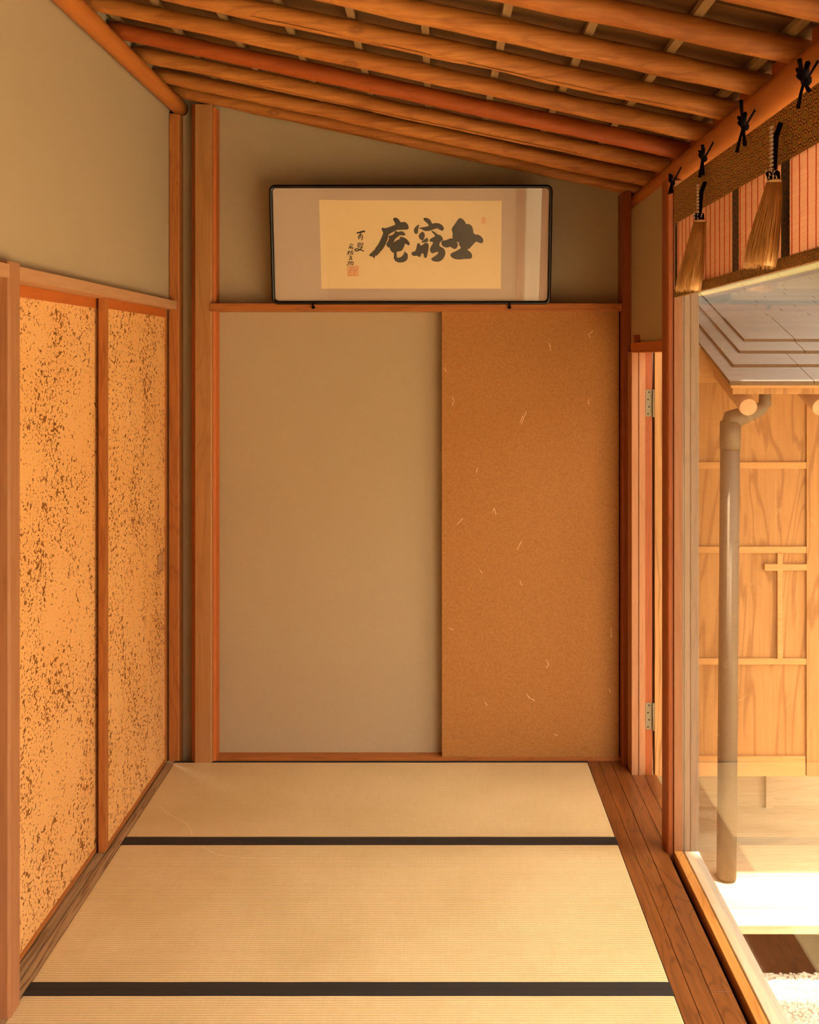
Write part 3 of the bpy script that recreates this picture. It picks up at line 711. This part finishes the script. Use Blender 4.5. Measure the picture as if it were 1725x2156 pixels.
def tassel(yc, ztop, zr, zb, sway, label, s=1.0):
    X = XB - .029
    e = tag(empty('silk_tassel', (X, yc, zb)), label, 'tassel', 'silk tassels hanging on the blind')
    m = MB().tube([(XB - .014, yc, ztop), (X + .004, yc, ztop - .03), (X, yc, zr + .03)], [.006, .0065, .006], 8)
    co = m.build('hanging_cord', 'cord', e)
    m = MB(); z = ztop - .006; j = 0
    while z > zr + .03:
        for dy in (-.0045, .0045):
            m.box(X - .0085, X - .004, yc + dy - .0022, yc + dy + .0022, z - .007, z - .0015)
        z -= .0095; j += 1
    m.build('white_stitching', 'white_cord', co)
    m = MB(); random.seed(int(yc * 100))
    for j in range(9):
        a = R(40 * j); m.tube([(X - .004, yc, zr + .028), (X - .012 * math.cos(a) - .004, yc + .016 * s * math.sin(a), zr + .022), (X - .010 * math.cos(a + .6), yc + .018 * s * math.sin(a + .5), zr + .006)], .0035, 6)
    kn = m.build('knot', 'cord', e)
    m = MB()
    for j in range(26):
        a = random.random() * math.pi - math.pi / 2; rr = .015 + random.random() * .004; z = zr + .008 + random.random() * .022
        p = Vector((X - rr * math.cos(a), yc + rr * 1.15 * s * math.sin(a), z)); d = Vector((0, random.uniform(-1, 1), random.uniform(-1, 1))).normalized() * .0035
        m.tube([p - d, p + d], .0016, 5)
    m.build('white_stitching', 'white_cord', kn)
    MB().tube([(X, yc + .017 * s * math.cos(R(a)), zr + .0) if False else (X + .013 * math.sin(R(a)), yc + .017 * s * math.cos(R(a)), zr + .002) for a in range(0, 361, 30)], .0036, 6, cap=False).build('collar_ring', 'ring', e)
    # fringe: core plus many strands
    m = MB(); n = 10; pts, rad = [], []
    L = zr - zb
    for k in range(n + 1):
        t = k / n; pts.append((X - .028 * t, yc + sway * t ** 1.3, zr - L * .97 * t)); rad.append((.014 + .014 * min(1, t * 1.3)) * s)
    m.tube(pts, rad, 20, True, .10, 1.0, yc)
    for j in range(320):
        a = random.random() * 2 * math.pi; q = .75 + random.random() * .35; ex = random.uniform(-.012, .006); wv = random.uniform(-.004, .004)
        pp = []
        for k in range(6):
            t = k / 5; r_ = (.014 + .016 * min(1, t * 1.3)) * s * q
            pp.append((X - .028 * t - r_ * math.cos(a), yc + sway * t ** 1.3 + r_ * math.sin(a) + wv * math.sin(t * 5), zr - (L + ex) * t))
        m.tube(pp, [.0011, .0012, .0012, .001, .0008, .0004], 3)
    m.build('fringe', 'tassel', e)
tassel(3.06, 2.215, 2.098, 1.90, .03, 'pale gold silk tassel nearer the window post, ends spread and frayed', 1.15)
tassel(2.385, 2.235, 2.10, 1.91, .02, 'pale gold silk tassel nearer the viewer, cut straight at the bottom', 1.1)
def bow(yc, zc, lab, seed, big=1.0):
    random.seed(seed); X = .786; big *= 1.1
    m = MB(); m.sphere((X, yc, zc), .009 * big, 8, (1, 1.2, 1))
    for a in (35, 150):
        d = Vector((0, math.cos(R(a)), math.sin(R(a))))
        p = Vector((X - .004, yc, zc)); s2 = Vector((-.004, 0, 0))
        m.tube([p, p + d * .022 * big + s2, p + d * .026 * big + Vector((0, 0, .010)) + s2, p + d * .008 + Vector((0, 0, .012))], .0045 * big, 6)
    for a in (random.uniform(60, 110), random.uniform(215, 245), random.uniform(285, 305)):
        d = Vector((-.10, math.cos(R(a)), math.sin(R(a))))
        L = random.uniform(.035, .055) * big; p = Vector((X - .004, yc, zc))
        m.tube([p, p + d * L * .5 + Vector((0, .003, .002)), p + d * L], [.004, .004, .0055], 6)
    m.tube([(X, yc, zc), (.812, yc, 2.335), (.83, yc, 2.39)], .003, 6)
    tag(m.build('cord_tie', 'cord'), lab, 'cord', 'black cord ties holding the blind to the beam')
bow(3.50, 2.285, 'small black cord tie at the window post end of the blind', 1, .8)
bow(3.09, 2.288, 'black cord tie above the farther tassel with two hanging ends', 2)
bow(2.68, 2.292, 'large black cord tie with one end sticking up, between the tassels', 5, 1.15)
bow(2.235, 2.292, 'black cord tie nearest the viewer, cut by the picture edge', 4, 1.25)

# ------------------------------------------------------------------ outside: hinged plank door
YD = 4.312
de = st(empty('door_4', (.892, YD, -.016)), 'plank door with battens and a wooden latch standing open outside')
def dp(px, py): return ((px - VX) * YD / F, CZ - (py - VY) * YD / F)
def drect(name, px0, px1, py0, py1, mat, y0, y1, parent=de, bevel=.0012, label=None):
    x0, z1 = dp(px0, py0); x1, z0 = dp(px1, py1)
    o = box(x0, x1, y0, y1, z0, z1).build(name, mat, parent, bevel=bevel)
    if label: o['label'] = label
    return o
drect('plank_panel', 1385, 1755, 760, 1620, 'plank', YD + .014, YD + .026)
drect('stile', 1379, 1432, 727, 1635, 'plank', YD, YD + .032)
drect('stile', 1699, 1762, 727, 1635, 'plank', YD, YD + .032)
drect('top_rail', 1432, 1699, 727, 806, 'batten', YD + .002, YD + .030)
drect('bottom_rail', 1432, 1697, 1593, 1635, 'batten', YD + .002, YD + .030)
for a, b2 in ((973, 987), (1151, 1165), (1387, 1400)): drect('batten', 1432, 1699, a, b2, 'batten', YD + .002, YD + .014)
drect('latch_upright', 1637, 1648, 1165, 1387, 'batten', YD - .004, YD + .014)
drect('latch_bar', 1609, 1637, 1187, 1201, 'batten', YD - .010, YD + .012, label='short square wooden sliding bolt')
drect('latch_bar', 1648, 1699, 1188, 1201, 'batten', YD - .002, YD + .014)
for z0, z1, nm in ((1.462, 1.572, 'upper'), (.175, .284, 'lower')):
    h = MB().box(.857, .884, 4.3165, 4.3182, z0, z1).build('hinge', 'metal', de); h['label'] = '%s grey steel butt hinge' % nm
    MB().tube([(.8875, 4.309, z0 - .002), (.8875, 4.309, z1 + .002)], .0042, 10).build('hinge_pin', 'metal', h)
    for j in range(4):
        zz_ = z0 + .01 + j * (z1 - z0 - .02) / 3; xx = .867 + (.004 if j % 2 else 0)
        MB().tube([(xx, 4.3172, zz_), (xx, 4.3155, zz_)], .0035, 10).build('screw', 'screw', h)

# ------------------------------------------------------------------ outside: neighbouring roof, wall, pipe, deck
rs = .33
def roofz(y): return 1.61 + rs * (y - 3.9)
re = tag(empty('shingled_roof', (1.9, 3.9, 1.55)), 'low roof of long grey wooden shingles with stepped lower edge', 'roof')
m = MB(); random.seed(5)
cy = [3.885, 4.035, 4.16, 4.27, 4.36, 4.44, 4.51]
while cy[-1] < 11.8: cy.append(cy[-1] + .07)
XE = 4.6
for i, y in enumerate(cy[:-1]):
    xs = 1.083 + (0, .055, .115, .165)[min(i, 3)]
    z = roofz(y) + .012 * min(i, 3) - .004 ; th = .016 if i < 4 else .008
    ye = y + .30 if i < 4 else cy[i + 1] + .03
    if i >= 4: z = roofz(y) + .036
    x = xs; first = True
    while x < XE:
        L = random.uniform(.16, .30) if i else random.uniform(.25, .35); x1 = min(XE, x + L)
        zb_, zt_ = z, z + th; zr_ = rs * (ye - y)
        j = random.uniform(-.0015, .0015)
        m.quadbox([(x + .0015, y + j, zb_), (x1 - .0015, y + j, zb_), (x1 - .0015, ye, zb_ + zr_), (x + .0015, ye, zb_ + zr_), (x + .0015, y + j, zt_), (x1 - .0015, y + j, zt_), (x1 - .0015, ye, zt_ + zr_), (x + .0015, ye, zt_ + zr_)])
        x = x1
    if i < 3:      # layer runs back along the rake
        y2 = 11.8
        m.quadbox([(xs, y, z), (xs + .07, y, z), (xs + .07, y2, z + rs * (y2 - y)), (xs, y2, z + rs * (y2 - y)), (xs, y, z + th), (xs + .07, y, z + th), (xs + .07, y2, z + th + rs * (y2 - y)), (xs, y2, z + th + rs * (y2 - y))])
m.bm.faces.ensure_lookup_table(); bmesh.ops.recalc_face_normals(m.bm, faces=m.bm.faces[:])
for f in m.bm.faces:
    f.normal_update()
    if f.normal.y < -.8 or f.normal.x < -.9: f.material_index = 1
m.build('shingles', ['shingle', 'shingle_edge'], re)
def slab(x0, x1, y0, y1, dz0, dz1, name, mat):
    return MB().quadbox([(x0, y0, roofz(y0) + dz0), (x1, y0, roofz(y0) + dz0), (x1, y1, roofz(y1) + dz0), (x0, y1, roofz(y1) + dz0), (x0, y0, roofz(y0) + dz1), (x1, y0, roofz(y0) + dz1), (x1, y1, roofz(y1) + dz1), (x0, y1, roofz(y1) + dz1)]).build(name, mat, re)
slab(1.090, XE, 3.895, 11.8, -.018, -.005, 'roof_board', 'batten')
slab(1.100, XE, 3.905, 3.96, -.044, -.018, 'fascia_board', 'plank')
slab(1.100, 1.16, 3.96, 11.7, -.040, -.018, 'rake_board', 'plank')
for j, X in enumerate((1.168, 1.442, 1.716, 1.99)):
    MB().tube([(X, 3.94, 1.517), (X, 4.30, 1.517 + rs * .36), (X, 4.69, 1.517 + rs * .75)], .033, 20).build('rafter_end', 'kamoi_y', re)
b = MB().box(.90, 3.4, 4.69, 4.78, -.5, 1.66)
o = st(b.build('wall_outside', 'deck'), 'pale boarded wall of the neighbouring building below the roof')
for j, X in enumerate((1.06, 1.462, 1.86)):
    st(box(X, X + .032, 4.665, 4.69, -.3, 1.6).build('trim_15', 'deck'), None)
pe = tag(empty('downpipe', (1.11, 4.03, -.3)), 'grey-brown metal downpipe with an angled elbow under the eave', 'pipe')
YP = 4.03
def pp(px, py): return Vector(((px - VX) * YP / F, YP, CZ - (py - VY) * YP / F))
MB().tube([pp(1530, 1846), pp(1538, 900)], [.037, .037], 24, True).build('pipe_shaft', 'pipe', pe)
MB().tube([pp(1537.6, 945), pp(1538.5, 887)], .0395, 24, True).build('pipe_collar', 'pipe', pe)
MB().tube([pp(1538, 905), pp(1540, 884), pp(1600, 861), pp(1611, 852), pp(1612, 800)], [.0385, .0385, .028, .024, .021], 24, True).build('pipe_elbow', 'pipe', pe)

b = MB(); yy = 3.70; random.seed(2)
while yy < 4.69:
    b.box(.90, 3.4, yy + .0012, yy + .118, -.33, -.30 + random.uniform(-.001, .001)); yy += .12
st(b.build('floor_outside', 'deck', bevel=.001), 'pale plank deck outside the window')
st(box(.90, 3.4, 3.76, 4.69, -.5, -.33).build('underdeck_shade', 'dark'), 'dark block standing for the shade below the deck')  # solid dark block painted in place of the shade under the deck
g = MB().box(-12, 14, -14, 16, -.62, -.52)
st(g.build('ground', 'earth'), 'pale raked garden ground')
b = MB().box(-1.5, 8, 6.2, 6.5, -.5, 6.5)
st(b.build('wall_sky_block', 'silver_y'), 'unseen high wall added behind the low roof to block sky light')  # unseen wall added to cut the sky light on the low roof and door
b = MB().box(5.2, 5.5, -6, 6.2, -.5, 3.6)
st(b.build('wall_sky_block', 'silver_y'), 'unseen wall added opposite the window to block low sky light')  # added out of view to narrow the strip of open sky
# gravel: a bed of pebbles below the window
random.seed(9)
m = MB(); m.box(.90, 3.2, 2.2, 3.76, -.52, -.505)
import itertools
ico = bmesh.new(); bmesh.ops.create_icosphere(ico, subdivisions=1, radius=1.0)
iv = [v.co.copy() for v in ico.verts]; ifc = [[v.index for v in f.verts] for f in ico.faces]; ico.free()
for j in range(5200):
    x = random.uniform(.95, 1.75); y = random.uniform(3.05, 3.76); s_ = random.uniform(.005, .0095)
    sx, sy, sz = s_ * random.uniform(.8, 1.3), s_ * random.uniform(.8, 1.3), s_ * random.uniform(.5, .8)
    z = -.505 + random.random() * .004; vs = [m.bm.verts.new((x + v.x * sx, y + v.y * sy, z + v.z * sz)) for v in iv]
    for f in ifc: m.bm.faces.new([vs[q] for q in f])
tag(m.build('gravel_bed', 'stone'), 'sunlit pale gravel below the deck outside the window', 'gravel', kind='stuff')

for o in bpy.data.objects:
    if '_w' in o: del o['_w']
